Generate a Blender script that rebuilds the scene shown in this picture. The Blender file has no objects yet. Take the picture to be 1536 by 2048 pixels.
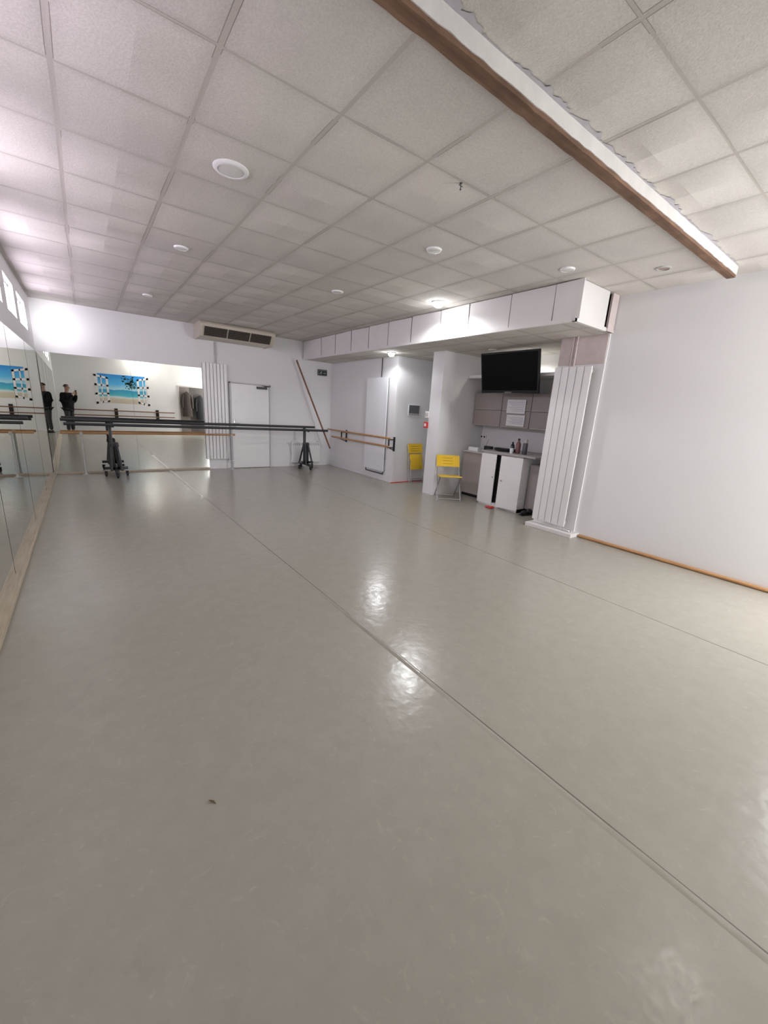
import bpy, bmesh, math, random
from mathutils import Vector, Matrix
random.seed(7)
SC = bpy.context.scene
COL = SC.collection
H = 1.55
# ------------------------------------------------------------------ camera frame (calibrated from vanishing points)
F = 792.8
eY = Vector((-600, -241, F)).normalized()
eD = Vector((-188, 3076, F)); eD = (eD - eD.dot(eY) * eY).normalized()
eX = eD.cross(eY).normalized()
CAM = Vector((0, 0, H))

def ray(px, py):
    p = Vector((px - 768, py - 1024, F))
    return Vector((p.dot(eX), p.dot(eY), -p.dot(eD)))

def at(px, py, x=None, y=None, z=None):
    """world point where the sight line of a photo pixel meets a real plane of the room"""
    d = ray(px, py)
    if x is not None: t = (x - CAM.x) / d.x
    elif y is not None: t = (y - CAM.y) / d.y
    else: t = (z - CAM.z) / d.z
    return CAM + t * d

cd = bpy.data.cameras.new('camera'); co = bpy.data.objects.new('camera', cd); COL.objects.link(co)
cd.sensor_fit = 'HORIZONTAL'; cd.sensor_width = 36; cd.lens = 36 * F / 1536
cd.clip_start = 0.03; cd.clip_end = 100
R = Matrix(((eX.x, -eX.y, -eX.z), (eY.x, -eY.y, -eY.z), (-eD.x, eD.y, eD.z)))
co.matrix_world = Matrix.Translation(CAM) @ R.to_4x4()
SC.camera = co
SC.view_settings.view_transform = 'Standard'
SC.view_settings.look = 'None'

# ------------------------------------------------------------------ room numbers (metres)
XL, XR, YF, ZC, YN = -0.40 * H, 3.47 * H, 6.24 * H, 1.97 * H, -0.6 * H
ZB, XB, YB = 1.70 * H, 2.876 * H, 1.72 * H
XW = 3.40 * H              # wall that carries the wall barre
YP0, YP1 = 3.55 * H, 3.74 * H   # partition
YC = 4.42 * H              # corridor far wall
XA = 4.20 * H              # alcove back
YK = 2.15 * H              # alcove near end
XK = 7.6                   # corridor end
PITCH = 0.394 * H; GX0 = 1.2 * H; GY0 = 1.457 * H

# ------------------------------------------------------------------ materials
def nodes_of(m):
    m.use_nodes = True
    return m.node_tree.nodes, m.node_tree.links

def M(name, col, rough=0.5, metal=0.0, var=0.06, scale=6.0, bump=0.0, bscale=80.0, emis=None, estr=0.0, spec=0.5):
    m = bpy.data.materials.new(name); n, l = nodes_of(m)
    b = n['Principled BSDF']
    b.inputs['Roughness'].default_value = rough
    b.inputs['Metallic'].default_value = metal
    b.inputs['Specular IOR Level'].default_value = spec
    tc = n.new('ShaderNodeTexCoord')
    nz = n.new('ShaderNodeTexNoise'); nz.inputs['Scale'].default_value = scale; nz.inputs['Detail'].default_value = 4
    l.new(tc.outputs['Object'], nz.inputs['Vector'])
    mx = n.new('ShaderNodeMix'); mx.data_type = 'RGBA'
    c = Vector(col)
    mx.inputs[6].default_value = (*(c * (1 - var)), 1); mx.inputs[7].default_value = (*[min(1, v) for v in c * (1 + var)], 1)
    l.new(nz.outputs['Fac'], mx.inputs[0]); l.new(mx.outputs[2], b.inputs['Base Color'])
    if bump:
        nb = n.new('ShaderNodeTexNoise'); nb.inputs['Scale'].default_value = bscale
        l.new(tc.outputs['Object'], nb.inputs['Vector'])
        bp = n.new('ShaderNodeBump'); bp.inputs['Strength'].default_value = bump; bp.inputs['Distance'].default_value = 0.01
        l.new(nb.outputs['Fac'], bp.inputs['Height']); l.new(bp.outputs['Normal'], b.inputs['Normal'])
    if emis:
        b.inputs['Emission Color'].default_value = (*emis, 1); b.inputs['Emission Strength'].default_value = estr
    return m

def wood(name, c1, c2, axis=0, rough=0.4, worn=0.0):
    m = bpy.data.materials.new(name); n, l = nodes_of(m); b = n['Principled BSDF']
    b.inputs['Roughness'].default_value = rough
    tc = n.new('ShaderNodeTexCoord'); mp = n.new('ShaderNodeMapping')
    s = [14, 14, 14]; s[axis] = 1.2
    mp.inputs['Scale'].default_value = s
    nz = n.new('ShaderNodeTexNoise'); nz.inputs['Scale'].default_value = 3; nz.inputs['Detail'].default_value = 6
    rp = n.new('ShaderNodeValToRGB')
    rp.color_ramp.elements[0].position = 0.3; rp.color_ramp.elements[0].color = (*c1, 1)
    rp.color_ramp.elements[1].position = 0.7; rp.color_ramp.elements[1].color = (*c2, 1)
    l.new(tc.outputs['Object'], mp.inputs['Vector']); l.new(mp.outputs[0], nz.inputs['Vector'])
    l.new(nz.outputs['Fac'], rp.inputs[0])
    if worn:
        nw = n.new('ShaderNodeTexNoise'); nw.inputs['Scale'].default_value = 7; nw.inputs['Detail'].default_value = 5
        l.new(tc.outputs['Object'], nw.inputs['Vector'])
        mm = n.new('ShaderNodeMix'); mm.data_type = 'RGBA'; mm.blend_type = 'MULTIPLY'; mm.inputs[0].default_value = worn
        cr = n.new('ShaderNodeValToRGB'); cr.color_ramp.elements[0].position = 0.35; cr.color_ramp.elements[0].color = (0.5, 0.5, 0.5, 1); cr.color_ramp.elements[1].position = 0.62; cr.color_ramp.elements[1].color = (1.1, 1.1, 1.1, 1)
        l.new(nw.outputs['Fac'], cr.inputs[0]); l.new(rp.outputs[0], mm.inputs[6]); l.new(cr.outputs[0], mm.inputs[7]); l.new(mm.outputs[2], b.inputs['Base Color'])
    else:
        l.new(rp.outputs[0], b.inputs['Base Color'])
    return m

def ceiling_material():
    m = bpy.data.materials.new('ceiling_tiles'); n, l = nodes_of(m); b = n['Principled BSDF']
    b.inputs['Roughness'].default_value = 0.85; b.inputs['Specular IOR Level'].default_value = 0.15
    g = n.new('ShaderNodeNewGeometry'); sx = n.new('ShaderNodeSeparateXYZ'); l.new(g.outputs['Position'], sx.inputs[0])
    def math_(op, a, bv=None, c=None):
        q = n.new('ShaderNodeMath'); q.operation = op
        for i, v in enumerate((a, bv, c)):
            if v is None: continue
            if isinstance(v, (int, float)): q.inputs[i].default_value = v
            else: l.new(v, q.inputs[i])
        return q.outputs[0]
    def noise(s, d):
        q = n.new('ShaderNodeTexNoise'); q.inputs['Scale'].default_value = s; q.inputs['Detail'].default_value = d
        l.new(g.outputs['Position'], q.inputs['Vector']); return q.outputs['Fac']
    wob = math_('MULTIPLY', math_('SUBTRACT', noise(0.8, 1), 0.5), 0.025)
    ax = math_('ADD', math_('SUBTRACT', sx.outputs[0], GX0), wob); ay = math_('ADD', math_('SUBTRACT', sx.outputs[1], GY0), wob)
    dx = math_('PINGPONG', ax, PITCH / 2); dy = math_('PINGPONG', ay, PITCH / 2)
    d = math_('MINIMUM', math_('MULTIPLY', dx, 0.85), math_('MULTIPLY', dy, 1.35))
    bar = math_('LESS_THAN', d, 0.0105)
    n17 = noise(1.7, 2)
    edge = math_('LESS_THAN', d, math_('MULTIPLY_ADD', n17, 0.008, 0.0085))
    gap_shadow = math_('MULTIPLY', edge, math_('GREATER_THAN', n17, 0.55))  # irregular shadows of the tile gaps, drawn as darker lines
    cx = math_('FLOOR', math_('DIVIDE', ax, PITCH)); cy = math_('FLOOR', math_('DIVIDE', ay, PITCH))
    cb = n.new('ShaderNodeCombineXYZ'); l.new(cx, cb.inputs[0]); l.new(cy, cb.inputs[1])
    wn = n.new('ShaderNodeTexWhiteNoise'); l.new(cb.outputs[0], wn.inputs['Vector'])
    sp = noise(105, 4)
    val = math_('ADD', math_('MULTIPLY', wn.outputs['Value'], 0.10), math_('MULTIPLY', sp, 0.32))
    val = math_('ADD', val, math_('MULTIPLY', noise(1.1, 4), 0.32))
    val = math_('ADD', val, 0.52)
    # grime along the tile edges
    dirt = math_('MULTIPLY', math_('SUBTRACT', 1.0, math_('MINIMUM', math_('DIVIDE', d, 0.07), 1.0)), math_('MULTIPLY', noise(3.0, 4), 0.20))
    val = math_('SUBTRACT', val, dirt)
    hue = n.new('ShaderNodeMix'); hue.data_type = 'RGBA'; l.new(noise(0.55, 3), hue.inputs[0])
    hue.inputs[6].default_value = (0.71, 0.66, 0.64, 1); hue.inputs[7].default_value = (0.73, 0.705, 0.625, 1)
    tile = n.new('ShaderNodeMix'); tile.data_type = 'RGBA'; tile.blend_type = 'MULTIPLY'; tile.inputs[0].default_value = 1
    l.new(hue.outputs[2], tile.inputs[6])
    cc = n.new('ShaderNodeCombineColor'); l.new(val, cc.inputs[0]); l.new(val, cc.inputs[1]); l.new(val, cc.inputs[2])
    l.new(cc.outputs[0], tile.inputs[7])
    m1 = n.new('ShaderNodeMix'); m1.data_type = 'RGBA'; l.new(gap_shadow, m1.inputs[0]); l.new(tile.outputs[2], m1.inputs[6]); m1.inputs[7].default_value = (0.27, 0.245, 0.22, 1)
    m2 = n.new('ShaderNodeMix'); m2.data_type = 'RGBA'; l.new(bar, m2.inputs[0]); l.new(m1.outputs[2], m2.inputs[6]); m2.inputs[7].default_value = (0.50, 0.465, 0.42, 1)
    l.new(m2.outputs[2], b.inputs['Base Color'])
    sag = math_('MULTIPLY', math_('MULTIPLY', dx, dy), 0.65)
    hgt = math_('ADD', math_('MULTIPLY', sp, 0.003), math_('MULTIPLY', sag, wn.outputs['Value']))
    bp = n.new('ShaderNodeBump'); bp.inputs['Strength'].default_value = 0.6; bp.inputs['Distance'].default_value = 1.0
    l.new(hgt, bp.inputs['Height']); l.new(bp.outputs['Normal'], b.inputs['Normal'])
    return m

def floor_material():
    m = bpy.data.materials.new('vinyl_floor'); n, l = nodes_of(m); b = n['Principled BSDF']
    g = n.new('ShaderNodeNewGeometry')
    def noise(s, d, rg=0.5, dist=0.0):
        q = n.new('ShaderNodeTexNoise'); q.inputs['Scale'].default_value = s; q.inputs['Detail'].default_value = d; q.inputs['Roughness'].default_value = rg; q.inputs['Distortion'].default_value = dist
        l.new(g.outputs['Position'], q.inputs['Vector']); return q.outputs['Fac']
    mx = n.new('ShaderNodeMix'); mx.data_type = 'RGBA'
    mx.inputs[6].default_value = (0.325, 0.308, 0.265, 1); mx.inputs[7].default_value = (0.415, 0.392, 0.340, 1)
    l.new(noise(9, 8, 0.68), mx.inputs[0])
    # faint pale scuffs
    rp = n.new('ShaderNodeValToRGB'); rp.color_ramp.elements[0].position = 0.58; rp.color_ramp.elements[0].color = (0, 0, 0, 1); rp.color_ramp.elements[1].position = 0.72; rp.color_ramp.elements[1].color = (0.42, 0.42, 0.42, 1)
    l.new(noise(13, 7, 0.7, 1.6), rp.inputs[0])
    m2 = n.new('ShaderNodeMix'); m2.data_type = 'RGBA'
    l.new(rp.outputs[0], m2.inputs[0]); l.new(mx.outputs[2], m2.inputs[6]); m2.inputs[7].default_value = (0.50, 0.47, 0.41, 1)
    l.new(m2.outputs[2], b.inputs['Base Color'])
    mr = n.new('ShaderNodeMapRange'); l.new(noise(17, 5, 0.6), mr.inputs[0]); mr.inputs[1].default_value = 0.3; mr.inputs[2].default_value = 0.7; mr.inputs[3].default_value = 0.16; mr.inputs[4].default_value = 0.27
    l.new(mr.outputs[0], b.inputs['Roughness'])
    b.inputs['Specular IOR Level'].default_value = 0.48
    bp = n.new('ShaderNodeBump'); bp.inputs['Strength'].default_value = 0.18; bp.inputs['Distance'].default_value = 0.010
    l.new(noise(13, 2.0), bp.inputs['Height']); l.new(bp.outputs['Normal'], b.inputs['Normal'])
    return m

def seaside_material(z0, z1):
    m = bpy.data.materials.new('printed_seaside'); n, l = nodes_of(m); b = n['Principled BSDF']
    b.inputs['Roughness'].default_value = 0.4
    g = n.new('ShaderNodeNewGeometry'); s = n.new('ShaderNodeSeparateXYZ'); l.new(g.outputs['Position'], s.inputs[0])
    mr = n.new('ShaderNodeMapRange'); l.new(s.outputs[2], mr.inputs[0]); mr.inputs[1].default_value = z0; mr.inputs[2].default_value = z1
    nz = n.new('ShaderNodeTexNoise'); nz.inputs['Scale'].default_value = 3; l.new(g.outputs['Position'], nz.inputs['Vector'])
    ad = n.new('ShaderNodeMath'); ad.operation = 'MULTIPLY_ADD'; l.new(nz.outputs['Fac'], ad.inputs[0]); ad.inputs[1].default_value = 0.12; l.new(mr.outputs[0], ad.inputs[2])
    rp = n.new('ShaderNodeValToRGB'); cr = rp.color_ramp
    cr.elements[0].position = 0.0; cr.elements[0].color = (0.62, 0.55, 0.42, 1)
    cr.elements[1].position = 1.0; cr.elements[1].color = (0.03, 0.28, 0.72, 1)
    for p, c in ((0.22, (0.68, 0.62, 0.5)), (0.27, (0.75, 0.85, 0.85)), (0.33, (0.10, 0.55, 0.66)), (0.52, (0.04, 0.36, 0.62)), (0.55, (0.45, 0.75, 0.9)), (0.75, (0.10, 0.50, 0.88))):
        e = cr.elements.new(p); e.color = (*c, 1)
    l.new(ad.outputs[0], rp.inputs[0]); l.new(rp.outputs[0], b.inputs['Base Color'])
    return m

WALL = M('white_wall_paint', (0.83, 0.825, 0.83), 0.55, var=0.02, scale=1.2, bump=0.05, bscale=40, spec=0.3)
WALLPINK = M('bare_pink_plaster', (0.66, 0.57, 0.56), 0.8, var=0.12, scale=9)
CEIL = ceiling_material(); FLOOR = floor_material()
MIRROR = M('mirror_glass', (0.91, 0.93, 0.89), 0.0, 1.0, var=0.0)
WHITE = M('white_enamel', (0.86, 0.855, 0.85), 0.3, var=0.02)
POSTW = M('grey_white_post', (0.55, 0.54, 0.53), 0.4, var=0.02)
BRIGHTWHITE = M('bright_white_panel', (0.88, 0.90, 0.93), 0.45, var=0.01)
WHITEBOARD = M('white_painted_board', (0.60, 0.58, 0.57), 0.8, var=0.14, scale=9, bump=0.15, bscale=25)
BOARD = M('bulkhead_board', (0.80, 0.775, 0.765), 0.7, var=0.05, scale=3)
CREAM = M('cream_plastic', (0.62, 0.57, 0.475), 0.45, var=0.03)
DARK = M('dark_gap', (0.02, 0.019, 0.018), 0.8)
DIMGAP = M('dim_joint', (0.16, 0.15, 0.145), 0.8)
BLACK = M('black_plastic', (0.012, 0.012, 0.013), 0.35)
SCREEN = M('black_screen', (0.004, 0.004, 0.005), 0.25, var=0, spec=0.2)
GREYMETAL = M('charcoal_metal', (0.040, 0.042, 0.047), 0.38, 0.3)
SLATS = M('brown_grey_slats', (0.13, 0.11, 0.09), 0.5)
CHROME = M('chrome', (0.6, 0.6, 0.6), 0.2, 1.0)
STEELTUBE = M('grey_steel_tube', (0.42, 0.42, 0.43), 0.3, 0.8)
YELLOW = M('yellow_lacquer', (0.85, 0.55, 0.03), 0.35, var=0.04)
GREYCAB = M('warm_grey_laminate', (0.35, 0.312, 0.295), 0.45, var=0.04)
GREYEDGE = M('pale_edge', (0.52, 0.49, 0.47), 0.5)
RED = M('red_plastic', (0.60, 0.02, 0.02), 0.4)
LILAC = M('lilac_filler', (0.48, 0.455, 0.49), 0.85, var=0.2, scale=25)
LAMPOFF = M('frosted_lamp', (0.72, 0.71, 0.68), 0.4, var=0.01)
LAMPON = M('lit_lamp', (0.9, 0.9, 0.9), 0.4, var=0, emis=(0.95, 0.97, 1.0), estr=60)
LAMPDIM = M('dim_lit_lamp', (0.9, 0.9, 0.9), 0.4, var=0, emis=(1.0, 0.95, 0.85), estr=5)
SKYPANE = M('bright_window_pane', (0.9, 0.9, 0.9), 0.3, var=0, emis=(0.91, 0.81, 1.0), estr=11.5)
TAPE = M('white_seam_tape', (0.70, 0.68, 0.63), 0.3)
SEAM = M('dark_seam', (0.14, 0.13, 0.11), 0.6)
PINE = wood('honey_wood', (0.40, 0.20, 0.08), (0.56, 0.31, 0.14), 0, 0.35)
PINEY = wood('honey_wood_depth', (0.40, 0.20, 0.08), (0.56, 0.31, 0.14), 1, 0.35)
DARKWOOD = wood('red_brown_wood', (0.16, 0.07, 0.04), (0.25, 0.12, 0.07), 2, 0.4)
BEAMWOOD = wood('rough_beam_wood', (0.13, 0.07, 0.042), (0.23, 0.13, 0.08), 0, 0.85, 0.5)
LEDGE = wood('pale_ledge_wood', (0.42, 0.35, 0.26), (0.56, 0.49, 0.39), 1, 0.5)
PAPER = M('paper', (0.82, 0.82, 0.84), 0.7, var=0.02)
GREEN = M('exit_green', (0.004, 0.035, 0.018), 0.4, var=0)

# ------------------------------------------------------------------ mesh helpers
class MB:
    def __init__(s, off=None):
        s.bm = bmesh.new(); s.off = Vector(off) if off is not None else None
    def box(s, c, size, bev=0.0, rot=None, seg=2):
        t = bmesh.new(); bmesh.ops.create_cube(t, size=1)
        for v in t.verts: v.co = Vector((v.co.x * size[0], v.co.y * size[1], v.co.z * size[2]))
        if bev > 0: bmesh.ops.bevel(t, geom=list(t.edges), offset=min(bev, min(size) * 0.45), segments=seg, affect='EDGES', profile=0.5)
        mt = Matrix.Translation(Vector(c)) @ (rot.to_4x4() if rot else Matrix())
        s._add(t, mt); return s
    def bx(s, x0, x1, y0, y1, z0, z1, bev=0.0):
        return s.box(((x0 + x1) / 2, (y0 + y1) / 2, (z0 + z1) / 2), (abs(x1 - x0), abs(y1 - y0), abs(z1 - z0)), bev)
    def _add(s, t, mt):
        t.transform(mt); me = bpy.data.meshes.new('tmp'); t.to_mesh(me); t.free()
        s.bm.from_mesh(me); bpy.data.meshes.remove(me)
    def tube(s, pts, r, seg=12):
        pts = [Vector(p) for p in pts]; rs = r if isinstance(r, (list, tuple)) else [r] * len(pts)
        rings = []; up = None
        for i, p in enumerate(pts):
            d = (pts[min(i + 1, len(pts) - 1)] - pts[max(i - 1, 0)]).normalized()
            if up is None: up = Vector((0, 0, 1)) if abs(d.z) < 0.9 else Vector((1, 0, 0))
            a = d.cross(up).normalized(); b = a.cross(d).normalized(); up = b
            rings.append([s.bm.verts.new(p + rs[i] * (math.cos(2 * math.pi * k / seg) * a + math.sin(2 * math.pi * k / seg) * b)) for k in range(seg)])
        for A, B in zip(rings, rings[1:]):
            for k in range(seg): s.bm.faces.new((A[k], A[(k + 1) % seg], B[(k + 1) % seg], B[k]))
        s.bm.faces.new(rings[0][::-1]); s.bm.faces.new(rings[-1]); return s
    def lathe(s, prof, c=(0, 0, 0), seg=28, axis='Z', sc=(1, 1)):
        c = Vector(c); rings = []
        for r, z in prof:
            ring = []
            for k in range(seg):
                a = 2 * math.pi * k / seg
                v = Vector((r * math.cos(a) * sc[0], r * math.sin(a) * sc[1], z))
                if axis == 'X': v = Vector((v.z, v.x, v.y))
                if axis == 'Y': v = Vector((v.y, v.z, v.x))
                ring.append(s.bm.verts.new(c + v))
            rings.append(ring)
        for A, B in zip(rings, rings[1:]):
            for k in range(seg): s.bm.faces.new((A[k], A[(k + 1) % seg], B[(k + 1) % seg], B[k]))
        s.bm.faces.new(rings[0][::-1]); s.bm.faces.new(rings[-1]); return s
    def prism(s, poly, vec):
        a = [s.bm.verts.new(Vector(p)) for p in poly]; b = [s.bm.verts.new(Vector(p) + Vector(vec)) for p in poly]
        n = len(a); s.bm.faces.new(a[::-1]); s.bm.faces.new(b)
        for k in range(n): s.bm.faces.new((a[k], a[(k + 1) % n], b[(k + 1) % n], b[k]))
        return s
    def ball(s, c, r, sc=(1, 1, 1), seg=16):
        t = bmesh.new(); bmesh.ops.create_uvsphere(t, u_segments=seg, v_segments=seg // 2 + 2, radius=r)
        s._add(t, Matrix.Translation(Vector(c)) @ Matrix.Diagonal((*sc, 1))); return s
    def build(s, name, mat, parent=None, smooth=False):
        if s.off is not None: s.bm.transform(Matrix.Translation(-s.off))
        bmesh.ops.recalc_face_normals(s.bm, faces=list(s.bm.faces))
        me = bpy.data.meshes.new(name); s.bm.to_mesh(me); s.bm.free()
        me.materials.append(mat)
        if smooth:
            for p in me.polygons: p.use_smooth = True
            try: me.set_sharp_from_angle(angle=math.radians(40))
            except Exception: pass
        o = bpy.data.objects.new(name, me); COL.objects.link(o)
        if parent: o.parent = parent
        return o

def tag(o, label, cat, group=None):
    o['label'] = label; o['category'] = cat
    if group: o['group'] = group
    return o
def thing(name, label, cat, loc=(0, 0, 0), rz=0.0, group=None):
    o = bpy.data.objects.new(name, None); COL.objects.link(o); o.location = loc; o.rotation_euler = (0, 0, rz); o.empty_display_size = 0.1
    return tag(o, label, cat, group)
def struct(o):
    o['kind'] = 'structure'; return o
def text_mesh(body, size, mat, name, parent, loc, rot):
    cu = bpy.data.curves.new(name, 'FONT'); cu.body = body; cu.size = size; cu.align_x = 'CENTER'; cu.align_y = 'CENTER'; cu.extrude = 0.0008
    t = bpy.data.objects.new('tmp', cu); COL.objects.link(t)
    dg = bpy.context.evaluated_depsgraph_get(); me = bpy.data.meshes.new_from_object(t.evaluated_get(dg))
    bpy.data.objects.remove(t); me.materials.clear(); me.materials.append(mat)
    o = bpy.data.objects.new(name, me); COL.objects.link(o); o.parent = parent; o.location = loc; o.rotation_euler = rot
    return o

# ------------------------------------------------------------------ setting
struct(MB().bx(XL - 0.15, XK + 0.15, YN - 0.15, YF + 0.15, -0.12, 0).build('floor', FLOOR))
struct(MB().bx(XL - 0.15, XR + 0.15, YN - 0.15, YF + 0.15, ZC, ZC + 0.1).build('ceiling', CEIL))
struct(MB().bx(XB + 0.012, XK + 0.15, YB, YF, ZB, ZB + 0.03).build('ceiling', CEIL))
struct(MB().bx(XL - 0.15, XW + 0.15, YF, YF + 0.15, 0, ZC).build('wall_far', WALL))
# left wall with a row of high windows
wz0, wz1 = 1.57 * H, 1.83 * H
wins = [(3.30 * H, 4.08 * H), (4.34 * H, 4.88 * H), (5.10 * H, 5.72 * H), (2.2 * H, 2.9 * H), (1.1 * H, 1.8 * H)]  # last two are out of frame, added nearer along the row for light
w = MB(); w.bx(XL - 0.15, XL, YN, YF, 0, wz0); w.bx(XL - 0.15, XL, YN, YF, wz1, ZC)
edge = YN
for a, b in sorted(wins):
    w.bx(XL - 0.15, XL, edge, a, wz0, wz1); edge = b
w.bx(XL - 0.15, XL, edge, YF, wz0, wz1)
struct(w.build('wall_left', WALL))
for i, (a, b) in enumerate(wins):
    f = MB()
    for (y0, y1, z0, z1) in ((a, b, wz0, wz0 + 0.03), (a, b, wz1 - 0.03, wz1), (a, a + 0.03, wz0, wz1), (b - 0.03, b, wz0, wz1)):
        f.bx(XL - 0.10, XL - 0.05, y0, y1, z0, z1)
    fr = struct(f.build('window_%d' % (i + 1), WHITE))
    MB().bx(XL - 0.085, XL - 0.075, a + 0.03, b - 0.03, wz0 + 0.03, wz1 - 0.03).build('pane', SKYPANE, fr)
# right wall (near part) with an unseen window opening added for fill light, beside the photographer
wy0, wy1, wzz0, wzz1 = -0.85, 0.0, 0.95, 2.60
w = MB(); w.bx(XR, XR + 0.15, wy1, 1.735 * H, 0, ZC); w.bx(XR, XR + 0.15, YN, wy0, 0, ZC)
w.bx(XR, XR + 0.15, wy0, wy1, 0, wzz0); w.bx(XR, XR + 0.15, wy0, wy1, wzz1, ZC)
struct(w.build('wall_right', WALL))
f = MB()
for (y0, y1, z0, z1) in ((wy0, wy1, wzz0, wzz0 + 0.05), (wy0, wy1, wzz1 - 0.05, wzz1), (wy0, wy0 + 0.05, wzz0, wzz1), (wy1 - 0.05, wy1, wzz0, wzz1)):
    f.bx(XR + 0.03, XR + 0.09, y0, y1, z0, z1)
struct(f.build('window_6', WHITE))
# pillar at the end of that wall, partition, alcove, corridor
struct(MB().bx(XR - 0.02, XA + 0.1, 1.735 * H, YK, 0, ZC).build('wall_pillar', WALL))
struct(MB().bx(XR - 0.028, XR - 0.02, 1.742 * H, YK - 0.005, 2.28, ZB).build('trim_1', WALLPINK))
struct(MB().bx(XA, XA + 0.12, YK, YP0, 0, ZC).build('wall_alcove', WALL))
struct(MB().bx(XW, XK, YP0, YP1, 0, ZB + 0.02).build('wall_partition', WALL))
struct(MB().bx(XW, XW + 0.15, YC, YF, 0, ZC).build('wall_barre', WALL))
struct(MB().bx(XW + 0.15, XK, YC, YC + 0.12, 0, ZC).build('wall_corridor', WALL))
struct(MB().bx(XK, XK + 0.12, YP0, YC + 0.12, 0, ZC).build('wall_end', WALL))
# wall behind the camera, with a tall opening added for fill light in its right corner (outside the mirrors' view)
gx0, gx1, gz0, gz1 = 4.94, 5.36, 0.20, 2.70
w = MB(); w.bx(XL - 0.15, gx0, YN - 0.15, YN, 0, ZC); w.bx(gx1, XR + 0.15, YN - 0.15, YN, 0, ZC)
w.bx(gx0, gx1, YN - 0.15, YN, 0, gz0); w.bx(gx0, gx1, YN - 0.15, YN, gz1, ZC)
struct(w.build('wall_near', WALL))
f = MB()
for (x0, x1, z0, z1) in ((gx0, gx1, gz0, gz0 + 0.05), (gx0, gx1, gz1 - 0.05, gz1), (gx0, gx0 + 0.05, gz0, gz1), (gx1 - 0.05, gx1, gz0, gz1)):
    f.bx(x0, x1, YN - 0.09, YN - 0.03, z0, z1)
struct(f.build('window_7', WHITE))
# bulkhead
bh = struct(MB().bx(XB + 0.03, XB + 0.06, YB + 0.02, YF, ZB + 0.03, ZC).build('wall_bulkhead', DIMGAP))
pxs = [1165, 1108, 1020, 937, 880, 822, 776, 737, 702, 670, 642, 606]
ys = [at(p, 595 + (1155 - p) * 0.193, x=XB).y for p in pxs]
for i in range(len(ys) - 1):
    a, b = ys[i], min(ys[i + 1], YF - 0.005)
    gp = 0.012 + 0.004 * i + random.uniform(-0.003, 0.006)
    rot = Matrix.Rotation(math.radians(random.uniform(-1.2, 1.2)), 3, 'X') @ Matrix.Rotation(math.radians(random.uniform(0.5, 1.6)), 3, 'Z')
    MB().box((XB + 0.012, (a + b) / 2, (ZB + ZC) / 2 + 0.004), (0.014, b - a - gp, ZC - ZB - 0.022), 0.002, rot).build('panel', BOARD, bh)
MB().bx(XB + 0.004, 3.30 * H, YB - 0.008, YB + 0.008, ZB + 0.02, ZC - 0.004).build('panel', BOARD, bh)
MB().bx(3.30 * H, XR - 0.02, YB + 0.05, YB + 0.06, ZB, ZC).build('gap_backing', DARK, bh)
MB().bx(3.36 * H, XR - 0.02, YB - 0.005, YB + 0.02, ZB, ZC).build('panel', WALLPINK, bh)
tr = MB(); tr.bx(XB - 0.012, XB + 0.03, YB - 0.02, YF, ZB - 0.012, ZB + 0.022); tr.bx(XB - 0.012, 3.32 * H, YB - 0.02, YB + 0.02, ZB - 0.012, ZB + 0.03)
tr.build('lower_edge', BOARD, bh)
# old beam across the ceiling, its timber edge slightly worn
by0, by1, bz, bxe = 0.955 * H, 0.998 * H, ZC - 0.062 * H, 5.09
NB = 90; bt = MB(); rows = []
for i in range(NB + 1):
    x = XL + (bxe - XL) * i / NB
    j1, j2 = random.uniform(-0.0015, 0.0015), random.uniform(-0.0015, 0.0015)
    chip = random.uniform(0.003, 0.006) if random.random() < 0.10 else 0
    rows.append([bt.bm.verts.new(v) for v in ((x, by0 + j1 + chip, bz), (x, by1 + j2 - chip, bz), (x, by1, bz + 0.022), (x, by0, bz + 0.022))])
for A, B in zip(rows, rows[1:]):
    for k in range(4): bt.bm.faces.new((A[k], A[(k + 1) % 4], B[(k + 1) % 4], B[k]))
bt.bm.faces.new(rows[0]); bt.bm.faces.new(rows[-1][::-1])
bm_ = struct(bt.build('trim_2', BEAMWOOD))
wt = MB(); rows = []
for i in range(NB + 1):
    x = XL + (bxe - XL) * i / NB; j1, j2 = random.uniform(-0.0015, 0.001), random.uniform(-0.002, 0.001)
    rows.append([wt.bm.verts.new(v) for v in ((x, by0 - 0.004 + j1, bz + 0.020 + random.uniform(-0.003, 0.004)), (x, by1 + 0.002, bz + 0.020), (x, by1 + 0.002, ZC), (x, by0 - 0.004 + j2, ZC))])
for A, B in zip(rows, rows[1:]):
    for k in range(4): wt.bm.faces.new((A[k], A[(k + 1) % 4], B[(k + 1) % 4], B[k]))
wt.bm.faces.new(rows[0]); wt.bm.faces.new(rows[-1][::-1])
wt.build('white_board', WHITEBOARD, bm_)
x = bxe; dep = 0.02; back_ = []
while x > XL:
    dep = max(0.004, min(0.04, dep + random.uniform(-0.02, 0.02)))
    back_.append((x, by0 - 0.005 - dep, ZC - 0.004)); x -= random.uniform(0.006, 0.04)
jg = MB()
top_ = [jg.bm.verts.new((p[0], by0, ZC - 0.004)) for p in back_]; bot_ = [jg.bm.verts.new(p) for p in back_]
for i in range(len(back_) - 1): jg.bm.faces.new((top_[i], top_[i + 1], bot_[i + 1], bot_[i]))
jg.build('filler_edge', LILAC, bm_)
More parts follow.
